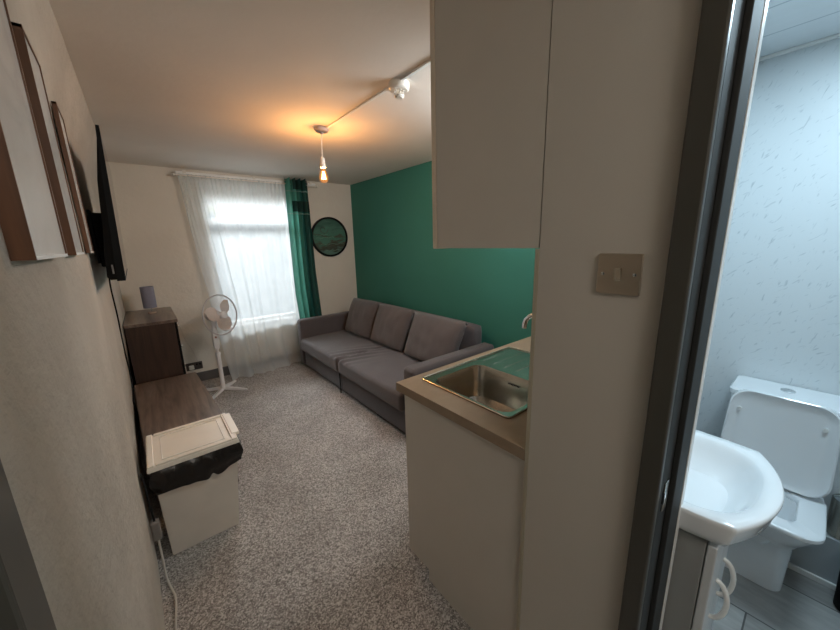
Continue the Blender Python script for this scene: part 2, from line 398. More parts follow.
def net(u, v):
    # v: 0 top .. 1 bottom; the left folds are gathered and sweep to the right going down
    xl = interp(v, [0, .25, .55, .8, 1], [.41, .45, .52, .56, .59]); xr = interp(v, [0, .5, .85, 1], [1.53, 1.50, 1.50, 1.56])
    x = lerp(xl, xr, u**1.15)+(.13*math.sin(PI*u/.45)*v*v*(1.15-v*.5) if u < .45 else 0)
    y = YF-.095-.13*v**2*(1-.8*u)
    n1 = noise.noise(Vector((u*6, v*1.2, 1)))
    fine = math.exp(-v*5)
    side_ = 1 if u < .28 else .45
    ph = 2*PI*(u*6.5)+5.0*v*(1-u)+2.6*n1
    amp = (.004+.034*v**1.4)*side_+.003
    y += amp*(math.sin(ph)+.35*math.sin(2*ph+1))+.008*fine*math.sin(2*PI*u*26+n1*3); x += .45*amp*math.cos(ph)
    y += .018*v*noise.noise(Vector((u*5-v*1.5, v*2.5, 9)))
    if v > .955:
        t = (v-.955)/.045; z = .012+.080*(1-t)+.010*abs(noise.noise(Vector((u*14, t, 2))))
        y -= .05*t*(.5+.8*abs(noise.noise(Vector((u*3.3, 0, 5)))))+.08*t*max(0, 1-abs(u-.45)/.3)
    else: z = 2.235-(2.235-.092)*v/.955
    return Vector((x, y, z))
nb = grid(220, 60, net)
tag(finish('net_curtain', nb, M['net'], smooth=True, angle=180), 'long white voile net curtain hanging over the window down to the carpet', 'curtain')
# trailing hem puddled on carpet
def teal(u, v):
    top = 2.285; z = top-v*(top-.03)
    xl = interp(v, [0, .35, .62, .8, 1], [1.445, 1.44, 1.44, 1.465, 1.47]); xr = interp(v, [0, .5, .8, 1], [1.73, 1.735, 1.77, 1.75])
    x = lerp(xl, xr, u); a = .03*(1-.2*v)
    ph = 2*PI*u*4.5+.6*math.sin(v*3)
    return Vector((x+.01*math.cos(ph), YF-.15+a*math.sin(ph)-.02*v, z+(.012*math.cos(ph) if v == 0 else 0)))
tc = thing('teal_curtain', 'teal eyelet curtain drawn to the right side of the window', 'curtain', (1.68, YF-.15, 0))
def band(v0, v1, nv, off=0):
    return grid(90, nv, lambda u, v: teal(u, lerp(v0, v1, v))+Vector((0, -off, 0)))
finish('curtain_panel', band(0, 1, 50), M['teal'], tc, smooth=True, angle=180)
o = finish('header_band', grid(60, 6, lambda u, v: teal(lerp(.35, 1, u), lerp(0, .055, v))+Vector((0,-.004,0))), M['tealdark'], tc, smooth=True, angle=180)
o = finish('dark_stripe', grid(60, 6, lambda u, v: teal(lerp(.3, 1, u), lerp(.115, .17, v))+Vector((0,-.004,0))), M['tealdark'], tc, smooth=True, angle=180)
for vv in (.062, .178):
    finish('piping', grid(90, 1, lambda u, v: teal(u, lerp(vv, vv+.006, v))+Vector((0,-.006,0))), M['tealpale'], tc, smooth=True, angle=180)
for k in range(5):
    u = (k+.5)/5
    p = teal(u, .02)
    pts = [p+Vector((.020*math.cos(a), -.007, .020*math.sin(a))) for a in [2*PI*i/16 for i in range(16)]]
    finish('eyelet', tube(pts, .004, 6, closed=True), M['satin'], tc, smooth=True)

# ------------------------------------------------------------------ round picture
rp = thing('round_picture', 'round black-rimmed dark green picture on the wall beside the teal curtain', 'picture', (2.03, YF, 1.60))
R0 = .262
fr_ = rings([circ((2.03, YF-y, 1.60), r, 'y', 64) for r, y in ((R0, .002), (R0, .032), (R0-.008, .036), (R0-.022, .036), (R0-.024, .014), (R0-.024, .002))], False, True)
finish('rim', fr_, M['black'], rp, smooth=True)
me = lathe([(R0-.023, 0), (R0-.023, .006)], (0,0,0), 64, 'y')
o = finish('print', me, M['roundart'], None); o.parent = rp; o.location = (0, -.018, 0)
pts = [Vector((2.03-.085+r*math.cos(a), YF-.0195, 1.70+r*math.sin(a))) for a, r in [(i*.35, .018+.0026*i) for i in range(19)]]
finish('swirl_motif', tube(pts, .003, 6), plain('brown_ink', srgb(58,50,38), .4), rp, smooth=True)
for z0, x0, x1 in ((1.585, -.2, .06), (1.50, -.14, .20), (1.415, -.08, .12), (1.62, -.19, -.03)):
    pts = [Vector((2.03+lerp(x0, x1, i/12), YF-.0195, z0+.006*math.sin(i*1.3)+.012*(i/12))) for i in range(13)]
    finish('painted_line', tube(pts, .0028, 6), plain('pale_green_ink', srgb(96,132,112), .4), rp, smooth=True)

# ------------------------------------------------------------------ kitchen
KX = XP; KY0, KY1 = .484, 1.13
bc = thing('base_cabinet', 'cream kitchen base unit with plain end panel under the worktop', 'cabinet', (1.5, .8, 0))
b = rings([[Vector((x, y, z)) for y, z in ((KY0+.001, 0), (.945, 0), (.945, .06), (1.085, .06), (1.085, .872), (KY0+.001, .872))] for x in (KX+.01, KX+.028)])
finish('end_panel', b, M['cabinet'], bc)
finish('plinth', box(KX+.03, 2.38, .93, .945, 0, .13), M['cabinet'], bc)
finish('carcass_base', box(KX+.03, 2.38, KY0+.02, 1.06, .13, .148), M['cabinet'], bc)
for i, (x0, x1) in enumerate(((KX+.03, 1.385), (1.388, 1.98), (1.983, 2.38))):
    dd = finish('door', box(x0+.002, x1-.002, 1.065, 1.083, .14, .868, .002), M['cabinet'], bc)
    hb = tube([(x1-.20, 1.083, .80), (x1-.20, 1.11, .80), (x1-.06, 1.11, .80), (x1-.06, 1.083, .80)], .005, 8)
    finish('handle', hb, M['steel'], dd, smooth=True)
# worktop with sink cutout
WT0, WT1 = .872, .910
SX0, SX1, SY0, SY1 = .897, 1.215, .625, 1.045
b = bmesh.new()
for (x0, x1, y0, y1) in ((KX, SX0, KY0, KY1), (SX1, XG-.002, KY0, KY1), (SX0, SX1, KY0, SY0), (SX0, SX1, SY1, KY1)):
    box(x0, x1, y0, y1, WT0, WT1, bm=b)
tag(finish('worktop', b, M['worktop']), 'taupe laminate kitchen worktop with inset sink', 'worktop')
dk = thing('kitchen_sink', 'inset stainless steel sink with single bowl and ribbed drainer', 'sink', (1.2, .84, .91))
# rim plate around bowl with raised lip
def ringplate(outer, inner):
    return outer, inner
def bowl(cx, cy, hx, hy):
    zt = .9145
    rs = [rrect(1.21, .8485, .33, .2375, .02, .9105), rrect(1.21, .8485, .33, .2375, .02, .916), rrect(1.21, .8485, .325, .2325, .018, .9165)]
    return rs
lip = rings([rrect(1.21, .8485, hx, hy, r, z, 6) for hx, hy, r, z in ((.330,.2375,.022,.9102), (.330,.2375,.022,.9155), (.3265,.234,.020,.9172), (.3215,.229,.018,.9155), (.3215,.229,.018,.9125))], False)
finish('rim', lip, M['steel'], dk, smooth=True)
b = bmesh.new()
BCX, BCY, BHX, BHY = 1.056, .836, .156, .200
# plate between rim and bowl opening: same vertex count rings
o1 = rrect(BCX, BCY, BHX, BHY, .05, .9125, 6)
o0 = [Vector((p.x, p.y, .9125)) for p in rrect((.8885+1.245)/2, .8485, (1.245-.8885)/2, .229, .018, .9125, 6)]
rings([o0, o1, rrect(BCX, BCY, BHX-.004, BHY-.004, .048, .906, 6), rrect(BCX, BCY, BHX-.010, BHY-.010, .05, .79, 6), rrect(BCX, BCY, BHX-.018, BHY-.018, .055, .762, 6), rrect(BCX, BCY, BHX-.045, BHY-.045, .05, .751, 6), rrect(BCX, BCY, .035, .035, .034, .748, 6)], False, bm=b)
finish('bowl', b, M['steel'], dk, smooth=True)
finish('waste', lathe([(.036, .7475), (.036, .750), (.03, .7505), (.026, .746), (.005, .746)], (BCX, BCY, 0), 24), M['chrome'], dk, smooth=True)
for k in range(4):
    finish('overflow_slot', box(BCX+BHX-.0115, BCX+BHX-.0085, .838-k*.016, .848-k*.016, .868, .876, .001), M['darkshade'], dk)
def drain(u, v):
    x = lerp(1.245, 1.5315, u); y = lerp(.6195, 1.0775, v)
    w = v*7
    rib = .0035*max(0, 1-abs((w % 1)-.5)/.10) if (.08 < u < .93 and .5 < w < 6.6) else 0
    return Vector((x, y, .9125+rib))
finish('drainer', grid(24, 168, drain), M['steel'], dk, smooth=True, angle=60)
tp = thing('kitchen_tap', 'chrome swan-neck kitchen tap behind the sink bowl', 'tap', (1.30, .575, .91))
finish('tap_body', lathe([(.026,.9105), (.026,.918), (.02,.925), (.019,.99), (.015,1.0)], (1.30, .56, 0), 20), M['chrome'], tp, smooth=True)
pts = [(1.30,.56,.99), (1.30,.56,1.12)] + [(1.30, .56+.140*(1-math.cos(a)), 1.135+.068*math.sin(a)) for a in [PI*i/10 for i in range(11)]] + [(1.30, .842, 1.115)]
finish('spout', tube(pts, .011, 14), M['chrome'], tp, smooth=True)
finish('lever', tube([(1.325,.56,.975), (1.35,.56,.98), (1.39,.56,1.0)], [.007,.006,.005], 10), M['chrome'], tp, smooth=True)

wc = thing('wall_cabinet', 'tall cream kitchen wall cabinet hanging above the sink', 'cabinet', (1.5, .67, 1.487))
b = box(KX+.001, KX+.016, .4735, .853, 1.487, CE-.001, .0008)
finish('end_panel', b, M['cabinet'], wc)
b = box(KX+.016, 2.38, .4735, .853, 1.488, 1.506); box(KX+.016, 2.38, .4735, .490, 1.506, CE-.02, bm=b)
finish('carcass', b, M['cabinet'], wc)
for x0, x1 in ((KX, 1.385), (1.388, 1.98), (1.983, 2.38)):
    finish('door', box(x0, x1, .856, .876, 1.485, CE-.004, .0025), M['cabedge'], wc)

sw = thing('light_switch', 'square brushed nickel light switch on the cream wall by the bathroom door', 'switch', (XP, .286, 1.433))
b = box(XP-.006, XP, .2375, .3235, 1.390, 1.476, .0025, 3)
finish('plate', b, M['satin'], sw)
b = rings([[Vector((XP-.006, .2745, z0)), Vector((XP-.006, .2875, z0)), Vector((XP-d_, .2875, z0)), Vector((XP-d_, .2745, z0))] for z0, d_ in ((1.420, .0075), (1.446, .0135))])
finish('rocker', b, M['rocker'], sw)
for y in (.2495, .3115):
    s_ = finish('screw', lathe([(.0035, 0), (.0035, -.0015), (.002, -.002)], (XP-.006, y, 1.433), 14, 'x'), M['chrome'], sw, smooth=True)

# ------------------------------------------------------------------ ceiling fittings
BXc, BYc = 1.10, 2.396
pl = thing('pendant_light', 'bare filament bulb glowing on a white cord from the ceiling', 'light', (BXc, BYc, CE))
finish('ceiling_rose', lathe([(.05, CE), (.05, CE-.012), (.042, CE-.026), (.012, CE-.03), (.008, CE-.04)], (BXc+.012, BYc, 0), 28), plain('rose_plastic', srgb(190,170,160), .45), pl, smooth=True)
finish('flex', tube([(BXc+.012, BYc, CE-.035), (BXc+.004, BYc, 2.2), (BXc, BYc, 2.10)], .0032, 8), M['white'], pl, smooth=True)
finish('lamp_holder', lathe([(.006, 2.11), (.016, 2.10), (.017, 2.065), (.021, 2.06), (.021, 2.04), (.016, 2.037)], (BXc, BYc, 0), 20), M['white'], pl, smooth=True)
bl = finish('bulb', lathe([(.013, 2.042), (.014, 2.03), (.022, 2.012), (.031, 1.985), (.033, 1.972), (.030, 1.955), (.018, 1.941), (.002, 1.937)], (BXc, BYc, 0), 28), M['bulb'], pl, smooth=True)
b = bmesh.new()
for k in range(6):
    a = 2*PI*k/6
    tube([(BXc+.007*math.cos(a), BYc+.007*math.sin(a), 2.015), (BXc+.014*math.cos(a+.3), BYc+.014*math.sin(a+.3), 1.962)], .0014, 6, bm=b)
finish('filament', b, M['filament'], bl)
hd = thing('heat_detector', 'round white heat detector on the ceiling by the wall cabinet', 'detector', (1.147, 1.53, CE))
finish('base', lathe([(.052, CE), (.054, CE-.012), (.052, CE-.03), (.044, CE-.036)], (1.147, 1.53, 0), 32), M['white'], hd, smooth=True)
finish('sensor_cap', lathe([(.022, CE-.055), (.026, CE-.058), (.026, CE-.064), (.018, CE-.07)], (1.147, 1.53, 0), 24), M['white'], hd, smooth=True)
for k in range(6):
    a = 2*PI*k/6+.2
    p = Vector((1.147+.024*math.cos(a), 1.53+.024*math.sin(a), 0))
    finish('vent_rib', tube([p+Vector((0,0,CE-.034)), p+Vector((-.004*math.cos(a),-.004*math.sin(a),CE-.06))], .0035, 6), M['white'], hd, smooth=True)
tag(finish('cable_trunking', box(1.122, 1.140, .88, BYc-.03, CE-.011, CE-.0005, .0015), M['whitegloss']), 'slim white cable trunking running along the ceiling to the pendant light', 'trunking')

# ------------------------------------------------------------------ pictures on the left wall
def picture(y0, y1, xf0, xf1, lab, d, z0=1.496, z1=2.015):
    t = thing('framed_picture', lab, 'picture', ((xf0+xf1)/2, (y0+y1)/2, z0), 'framed pictures on the left wall')
    f = .016
    def bx2(ya, yb, za, zb, ins=0, x_in=0):
        b = bmesh.new(); V = []
        for (y, z) in ((ya, za), (yb, za), (yb, zb), (ya, zb)):
            xf = lerp(xf0, xf1, (y-y0)/(y1-y0))
            V.append((b.verts.new((xf-ins, y, z)), b.verts.new((xf-d+x_in, y, z))))
        b.faces.new([v[0] for v in V]); b.faces.new([v[1] for v in V][::-1])
        for i in range(4): b.faces.new((V[i][0], V[(i+1)%4][0], V[(i+1)%4][1], V[i][1]))
        return b
    b = bx2(y0, y0+f*.25, z0, z1); merge(b, bx2(y1-f*.3, y1, z0, z1)); merge(b, bx2(y0, y1-f, z1-.007, z1))
    finish('frame', b, M['framewood'], t)
    finish('bottom_rail', bx2(y0+.004, y1-f*.3, z0, z0+.006), M['whitegloss'], t)['label'] = 'white lower edge'
    finish('print', bx2(y0+f*.25, y1-f*.3, z0+.006, z1-.007, .003, .004), M['print'], t)
picture(.755, 1.085, -.120, -.124, 'nearest brown-edged pale glossy picture on the left wall', .026)
picture(1.255, 1.485, -.1275, -.133, 'middle one of the three brown-edged pictures on the left wall', .020)
picture(1.80, 2.01, -.1435, -.150, 'farthest brown-edged picture on the left wall, next to the television', .013)

# ------------------------------------------------------------------ television
tv = thing('television', 'black flat television on a wall bracket beyond the pictures', 'television', (-.1, 2.6, 1.37))
TY0, TY1, TZ0, TZ1 = 2.045, 3.13, 1.366, 2.02
def scrx(y, z): return lerp(lerp(-.068, -.083, (y-TY0)/(TY1-TY0)), lerp(-.050, -.064, (y-TY0)/(TY1-TY0)), (z-TZ0)/(TZ1-TZ0))
def slab(y0, y1, z0, z1, a, bk):
    b = bmesh.new(); V = []
    for y, z in ((y0, z0), (y1, z0), (y1, z1), (y0, z1)):
        V.append((b.verts.new((scrx(y, z)+a, y, z)), b.verts.new((scrx(y, z)-(bk(z) if callable(bk) else bk), y, z))))
    b.faces.new([v[0] for v in V]); b.faces.new([v[1] for v in V][::-1])
    for i in range(4): b.faces.new((V[i][0], V[(i+1)%4][0], V[(i+1)%4][1], V[i][1]))
    return b
finish('panel', slab(TY0, TY1, TZ0, TZ1, 0, lambda z: .012 if z > 1.7 else .03), M['black'], tv)
finish('screen', slab(TY0+.01, TY1-.01, TZ0+.018, TZ1-.01, .0008, .002), M['screen'], tv)
b = bmesh.new()
prof = [(1.985, .012), (1.80, .036), (1.70, .042), (1.60, .046), (1.48, .058), (1.385, .062), (1.372, .05)]
rs = []
for z, dpt in prof:
    rs.append([Vector((scrx(TY0+.005, z)-.010, TY0+.005, z)), Vector((scrx(TY0+.012, z)-dpt, TY0+.012, z)), Vector((scrx(TY1-.06, z)-dpt, TY1-.06, z)), Vector((scrx(TY1-.03, z)-.010, TY1-.03, z))])
finish('rear_housing', rings(rs), M['black'], tv)
b = box(-.168, -.160, 2.35, 2.75, 1.44, 1.70); box(-.162, -.118, 2.40, 2.44, 1.42, 1.69, .004, bm=b); box(-.162, -.118, 2.66, 2.70, 1.42, 1.69, .004, bm=b)
box(-.185, -.165, 2.38, 2.72, 1.50, 1.66, bm=b)
finish('wall_bracket', b, M['black'], tv)
finish('rating_sticker', box(scrx(TY0+.03,1.42)-.040, scrx(TY0+.03,1.42)-.034, TY0+.001, TY0+.006, 1.40, 1.44), M['greyplastic'], tv)
pts = spline([(-.170,2.98,1.42), (-.182,3.00,1.265), (-.186,3.10,1.055), (-.186,3.05,.82), (-.188,3.12,.62), (-.190,3.08,.52), (-.196,3.03,.41)])
finish('power_cord', tube(pts, .0045, 8), M['black'], tv, smooth=True)
pts = spline([(-.140,1.80,.45), (-.142,1.80,.34), (-.138,1.80,.27)])
pa = thing('extension_lead', 'pale extension cable trailing down behind the bin onto the carpet', 'cable', (-.14, 1.7, 0))
finish('inline_plug', box(-.150, -.118, 1.735, 1.775, .22, .31, .006), M['greyplastic'], pa)
pts = spline([(-.134,1.755,.22), (-.134,1.75,.12), (-.134,1.73,.03), (-.126,1.69,.007), (-.112,1.62,.006), (-.112,1.56,.006), (-.119,1.48,.006), (-.121,1.42,.006), (-.118,1.30,.006), (-.12,1.0,.006)])
finish('cable', tube(pts, .0045, 8), M['cord'], pa, smooth=True)
finish('upper_cable', tube(spline([(-.134,1.755,.31), (-.140,1.79,.42), (-.150,1.85,.50), (-.160,1.95,.42)]), .004, 8), M['black'], pa, smooth=True)

# ------------------------------------------------------------------ bench + cabinet + lamp
be = thing('low_bench', 'long low dark wood unit along the left wall behind the bin', 'bench', (.04, 2.9, 0))
def quadbox(q, z0, z1, bev=0):
    b = bmesh.new(); A = [b.verts.new((x, y, z0)) for x, y in q]; B = [b.verts.new((x, y, z1)) for x, y in q]
    b.faces.new(A[::-1]); b.faces.new(B)
    for i in range(4): b.faces.new((A[i], A[(i+1)%4], B[(i+1)%4], B[i]))
    if bev: bmesh.ops.bevel(b, geom=b.edges[:], offset=bev, segments=2, affect='EDGES')
    return b
finish('tabletop', quadbox([(-.145, 2.23), (.278, 2.23), (.226, 3.525), (-.205, 3.525)], .375, .40, .002), M['darktop'], be)
for q in ([(-.13, 2.25), (.272, 2.25), (.271, 2.27), (-.13, 2.27)], [(-.20, 3.49), (.22, 3.49), (.219, 3.51), (-.20, 3.51)], [(-.17, 2.87), (.25, 2.87), (.25, 2.89), (-.17, 2.89)]):
    finish('side_panel', quadbox(q, 0, .375), M['darkwood'], be)
finish('shelf', quadbox([(-.13, 2.271), (.26, 2.271), (.22, 3.489), (-.20, 3.489)], .06, .078), M['darkwood'], be)
finish('back_panel', quadbox([(-.14, 2.271), (-.13, 2.271), (-.205, 3.489), (-.215, 3.489)], .078, .375), M['darkwood'], be)

ch = thing('chest_of_drawers', 'tall dark brown wooden chest in the far left corner', 'chest', (-.03, 3.95, 0))
finish('carcass', box(-.190, .140, 3.552, 4.350, 0, .876, .002), M['darkwood'], ch)
finish('top', box(-.194, .166, 3.540, 4.362, .876, .900, .002), M['darktop'], ch)
finish('edge_trim', box(.1405, .158, 3.548, 3.566, 0, .875, .002), M['black'], ch)
for k in range(4):
    z = .05+k*.205
    dr = finish('drawer', box(.1405, .158, 3.57, 4.34, z, z+.198, .002), M['darkwood'], ch)
    finish('knob', lathe([(.006, 0), (.006, .01), (.014, .016), (.012, .024), (.002, .026)], (.158, 3.95, z+.1), 16, 'x'), M['steel'], dr, smooth=True)

tl = thing('table_lamp', 'small lamp with a grey drum shade standing on the dark chest', 'lamp', (.0, 4.05, .90))
finish('base', lathe([(.034, .9005), (.034, .912), (.028, .916), (.006, .918)], (.005, 4.05, 0), 28), plain('pale_wood_base', srgb(170,150,136), .5), tl, smooth=True)
finish('stem', lathe([(.006, .916), (.006, 1.0)], (.005, 4.05, 0), 12), M['chrome'], tl, smooth=True)
finish('shade', rings([circ((.0, 4.05, z), r, 'z', 36) for r, z in ((.052, .955), (.052, 1.155), (.050, 1.155), (.050, .955))], False, True), M['shade'], tl, smooth=True)
finish('shade_fitter', tube([(-.050, 4.05, 1.0), (.050, 4.05, 1.0)], .002, 6), M['chrome'], tl)
so = thing('wall_socket', 'double wall socket with a dark plate low on the far wall', 'socket', (.42, YF, .2))
finish('plate', box(.205, .36, YF-.009, YF, .150, .237, .003), plain('dark_nickel', srgb(92,86,82), .35, .8), so)
for x in (.300, .330): finish('rocker', box(x, x+.013, YF-.012, YF-.009, .200, .220, .001), M['black'], so)
pg = thing('plug', 'white plug pushed into the far wall socket', 'plug', (.345, YF-.03, .2))
finish('plug_body', box(.227, .277, YF-.036, YF-.0095, .163, .211, .008, 3), M['white'], pg, smooth=True)
finish('plug_cord', tube(spline([(.252, YF-.03, .165), (.25, YF-.04, .10), (.25, YF-.06, .03), (.24, YF-.10, .006), (.22, YF-.2, .006)]), .0035, 8), M['cord'], pg, smooth=True)
tag(finish('thin_wire', tube(spline([(.170, YF-.006, .86), (.21, YF-.005, .70), (.24, YF-.005, .52), (.29, YF-.005, .38), (.32, YF-.006, .242)]), .0022, 6), M['cord'], smooth=True), 'thin pale wire running down the far wall to the socket', 'wire')

# ------------------------------------------------------------------ bin
bn = thing('waste_bin', 'white square bin with a flat lid standing at the end of the dark unit', 'bin', (.05, 2.02, 0))
def taper(x0a, x1a, x0b, x1b, ya0, ya1, yb0, yb1, z0, z1, bev=.004):
    b = bmesh.new()
    A = [b.verts.new(p) for p in ((x0a, ya0, z0), (x1a, ya0, z0), (x1a, ya1, z0), (x0a, ya1, z0))]
    B = [b.verts.new(p) for p in ((x0b, yb0, z1), (x1b, yb0, z1), (x1b, yb1, z1), (x0b, yb1, z1))]
    b.faces.new(A[::-1]); b.faces.new(B)
    for i in range(4): b.faces.new((A[i], A[(i+1)%4], B[(i+1)%4], B[i]))
    bmesh.ops.bevel(b, geom=b.edges[:], offset=bev, segments=2, affect='EDGES'); return b
finish('bin_body', taper(-.103, .196, -.112, .242, 1.868, 2.14, 1.855, 2.17, .001, .47), plain('offwhite_bin_plastic', srgb(206,198,186), .45), bn)
ld = finish('lid', taper(-.130, .255, -.127, .251, 1.838, 2.195, 1.842, 2.19, .497, .520, .003), plain('lid_plastic', srgb(222,214,200), .4), bn)
b = bmesh.new()
for (x0, x1, y0, y1) in ((-.125, -.100, 1.844, 2.188), (.222, .249, 1.844, 2.188), (-.094, .222, 1.844, 1.866), (-.094, .222, 2.166, 2.188)):
    box(x0, x1, y0, y1, .518, .528, .003, bm=b)
finish('lid_rim', b, plain('lid_rim_plastic', srgb(224,216,202), .4), ld)
b = box(-.070, -.066, 1.885, 2.145, .5195, .5235, .001); box(.192, .196, 1.885, 2.145, .5195, .5235, .001, bm=b); box(-.070, .196, 1.885, 1.889, .5195, .5235, .001, bm=b); box(-.070, .196, 2.141, 2.145, .5195, .5235, .001, bm=b)
finish('lid_ridge', b, M['white'], ld)
finish('lid_latch', box(.230, .268, 1.90, 2.165, .512, .531, .004), plain('latch_plastic', srgb(224,216,202), .4), ld)
# bag skirt folded over the rim
def bagpt(u, v):
    # u around the perimeter, v 0 top 1 bottom
    per = [(-.114, 1.850), (.246, 1.850), (.246, 2.178), (-.114, 2.178)]
    s = u*4; i = int(s) % 4; t = s-int(s) if u < 1 else 0
    a, b_ = Vector(per[i]), Vector(per[(i+1) % 4]); p = a.lerp(b_, t)
    c = Vector((.066, 2.014)); d = (p-c).normalized()
    bulge = .004+.016*math.sin(PI*min(v*1.15, 1))+.007*noise.noise(Vector((u*40, v*3, 2)))
    if i == 1: bulge += .004
    elif i != 0: bulge = min(bulge, .009)
    q = p+d*bulge
    L = .105+.020*noise.noise(Vector((u*9, 0, 4)))+(.02*math.sin(u*4*PI) if u < .25 else 0)
    if 0 < u < .25: L -= .022*math.exp(-((t-.64)/.035)**2)
    if u < .25: L += .02*(1-t)
    return Vector((q.x, q.y, .497-v*L))
bb = grid(200, 12, bagpt)
bmesh.ops.remove_doubles(bb, verts=bb.verts, dist=.0005)
tag(finish('bin_bag', bb, M['blackbag'], smooth=True, angle=180), 'black bin liner folded over the rim of the white bin', 'bag')

# ------------------------------------------------------------------ fan
FX, FY = .470, 3.92
fn = thing('pedestal_fan', 'white pedestal fan with round guard standing in front of the net curtain', 'fan', (FX, FY, 0))
for a in (math.radians(-38), math.radians(52), math.radians(142), math.radians(232)):
    ln = .25
    c, s = math.cos(a), math.sin(a)
    n_ = Vector((-s, c, 0))
    rs = []
    for t, hw, z0, z1 in ((.02, .018, .016, .046), (.12, .016, .008, .034), (ln-.01, .012, .001, .016), (ln, .008, .002, .012)):
        p = Vector((FX+c*t, FY+s*t, 0)); rs.append([p+n_*hw+Vector((0,0,z0)), p-n_*hw+Vector((0,0,z0)), p-n_*hw*.8+Vector((0,0,z1)), p+n_*hw*.8+Vector((0,0,z1))])
    finish('foot', rings(rs), M['fanwhite'], fn)
finish('pole_sleeve', lathe([(.034, .028), (.03, .05), (.021, .075), (.020, .40), (.024, .402), (.024, .43), (.016, .435)], (FX, FY, 0), 20), M['fanwhite'], fn, smooth=True)
finish('pole', lathe([(.012, .43), (.012, .52)], (FX, FY, 0), 16), M['fanwhite'], fn, smooth=True)
cb = finish('control_box', rings([rrect(FX, FY, hx, hy, .012, z) for hx, hy, z in ((.020,.020,.47), (.028,.026,.50), (.030,.028,.60), (.024,.024,.66), (.018,.018,.70))]), M['fanwhite'], fn, smooth=True)
finish('timer_dial', lathe([(.010, 0), (.009, -.010), (.001, -.011)], (FX, FY-.027, .60), 14, 'y'), plain('dial_red', srgb(130,70,60), .5), cb, smooth=True)
# head: normal direction
HC = Vector((.540, 3.87, .828)); RG = .205
yaw_ = math.radians(36); tilt = math.radians(6)
nrm = Vector((math.sin(yaw_)*math.cos(tilt), -math.cos(yaw_)*math.cos(tilt), math.sin(tilt))).normalized()
side = Vector((0,0,1)).cross(nrm).normalized(); upv = nrm.cross(side)
def H(a, r, d=0): return HC+side*(r*math.cos(a))+upv*(r*math.sin(a))+nrm*d
def Hl(prof, n=28):
    return rings([[H(2*PI*i/n, max(r, 1e-4), d) for i in range(n)] for r, d in prof])
finish('motor_housing', Hl([(.02,-.17), (.045,-.16), (.058,-.12), (.058,-.06), (.045,-.05)]), M['fanwhite'], fn, smooth=True)
finish('neck', tube([(FX, FY, .68), (FX+.004, FY, .74), HC-nrm*.11], [.018,.02,.022], 12), M['fanwhite'], fn, smooth=True)
b = tube([H(2*PI*i/48, RG, 0) for i in range(48)], .0075, 8, closed=True)
finish('guard_rim', b, plain('guard_grey', srgb(176,172,172), .4), fn, smooth=True)
b = bmesh.new()
for k in range(72):
    a = 2*PI*k/72
    for sgn in (1, -1):
        tube([H(a, .035, sgn*.045), H(a, .10, sgn*.042), H(a, .16, sgn*.028), H(a, RG, 0)], .0006, 3, bm=b)
for sgn in (1, -1): tube([H(2*PI*i/32, .115, sgn*.04) for i in range(32)], .0007, 3, bm=b, closed=True)
finish('guard_wires', b, plain('wire_grey', srgb(190,188,188), .4), fn)
finish('guard_badge', Hl([(.034,.042), (.036,.046), (.030,.050), (.004,.052)]) , M['fanwhite'], fn, smooth=True)
finish('hub', Hl([(.030,-.03), (.030,.015), (.022,.026), (.004,.03)]), M['fanwhite'], fn, smooth=True)
for k in range(3):
    a0 = math.radians(45+120*k)
    def bp(u, v, s=0):
        r = lerp(.026, .178, u); w_ = .020+.150*math.sin(PI*min(1, .04+.84*u))**1.1*(1 if u < .85 else (1-((u-.85)/.15)**2*.75))
        a = a0+(v-.5)*w_/max(r, .05)*.92
        return H(a, r, (v-.5)*.04*(1-.3*u)+s)
    b = grid(20, 10, bp); e = bmesh.ops.extrude_face_region(b, geom=b.faces[:])
    for v in e['geom']:
        if isinstance(v, bmesh.types.BMVert): v.co += nrm*.0025
    finish('blade', b, curtain_mat('blade_plastic', srgb(232,222,216), 0, .3), fn, smooth=True)
finish('power_cord', tube(spline([(FX-.02, FY+.02, .05), (FX-.03, FY+.15, .006), (.40, 4.2, .006), (.32, 4.30, .006), (.27, 4.22, .006)]), .0035, 8), M['cord'], fn, smooth=True)

# ------------------------------------------------------------------ sofa
SFX, SY0_, SY1_ = 1.385, 1.775, 4.125
sf = thing('sofa', 'long charcoal grey fabric sofa against the teal wall', 'sofa', (1.9, 2.95, 0))
def soft(x0, x1, y0, y1, z0, z1, bev=.03, puff=0, seed=0, seg=4, wr=0):
    b = box(x0, x1, y0, y1, z0, z1)
    bmesh.ops.subdivide_edges(b, edges=b.edges[:], cuts=9, use_grid_fill=True)
    c = Vector(((x0+x1)/2, (y0+y1)/2, (z0+z1)/2)); h = Vector(((x1-x0)/2, (y1-y0)/2, (z1-z0)/2))
    for v in b.verts:
        d = v.co-c; n = Vector((d.x/h.x, d.y/h.y, d.z/h.z))
        # round corners
        inner = Vector([max(-h[i]+bev, min(h[i]-bev, d[i])) for i in range(3)]); o = d-inner
        if o.length > 1e-6:
            o = o.normalized()*min(bev, o.length) if o.length > bev else o
        d = inner+o
        if puff:
            fx, fy, fz = (1-n.x**2), (1-n.y**2), (1-n.z**2)
            if abs(n.z) > .98: d.z += math.copysign(puff*fx*fy, n.z)
            if abs(n.x) > .98: d.x += math.copysign(puff*fy*fz, n.x)
            if abs(n.y) > .98: d.y += math.copysign(puff*.5*fx*fz, n.y)
        if wr: d += Vector((0,0,1))*wr*noise.noise(Vector((d.x*6+seed, d.y*6, seed)))
        v.co = c+d
    return b
finish('base', box(SFX+.012, 2.36, SY0_+.13, 3.0-.006, .035, .235, .008), M['sofa'], sf)
finish('base', box(SFX+.012, 2.36, 3.0-.002-.028, SY1_-.13, .035, .235, .008), M['sofa'], sf) if 0 else finish('base', box(SFX+.012, 2.36, 2.998, SY1_-.13, .035, .235, .008), M['sofa'], sf)
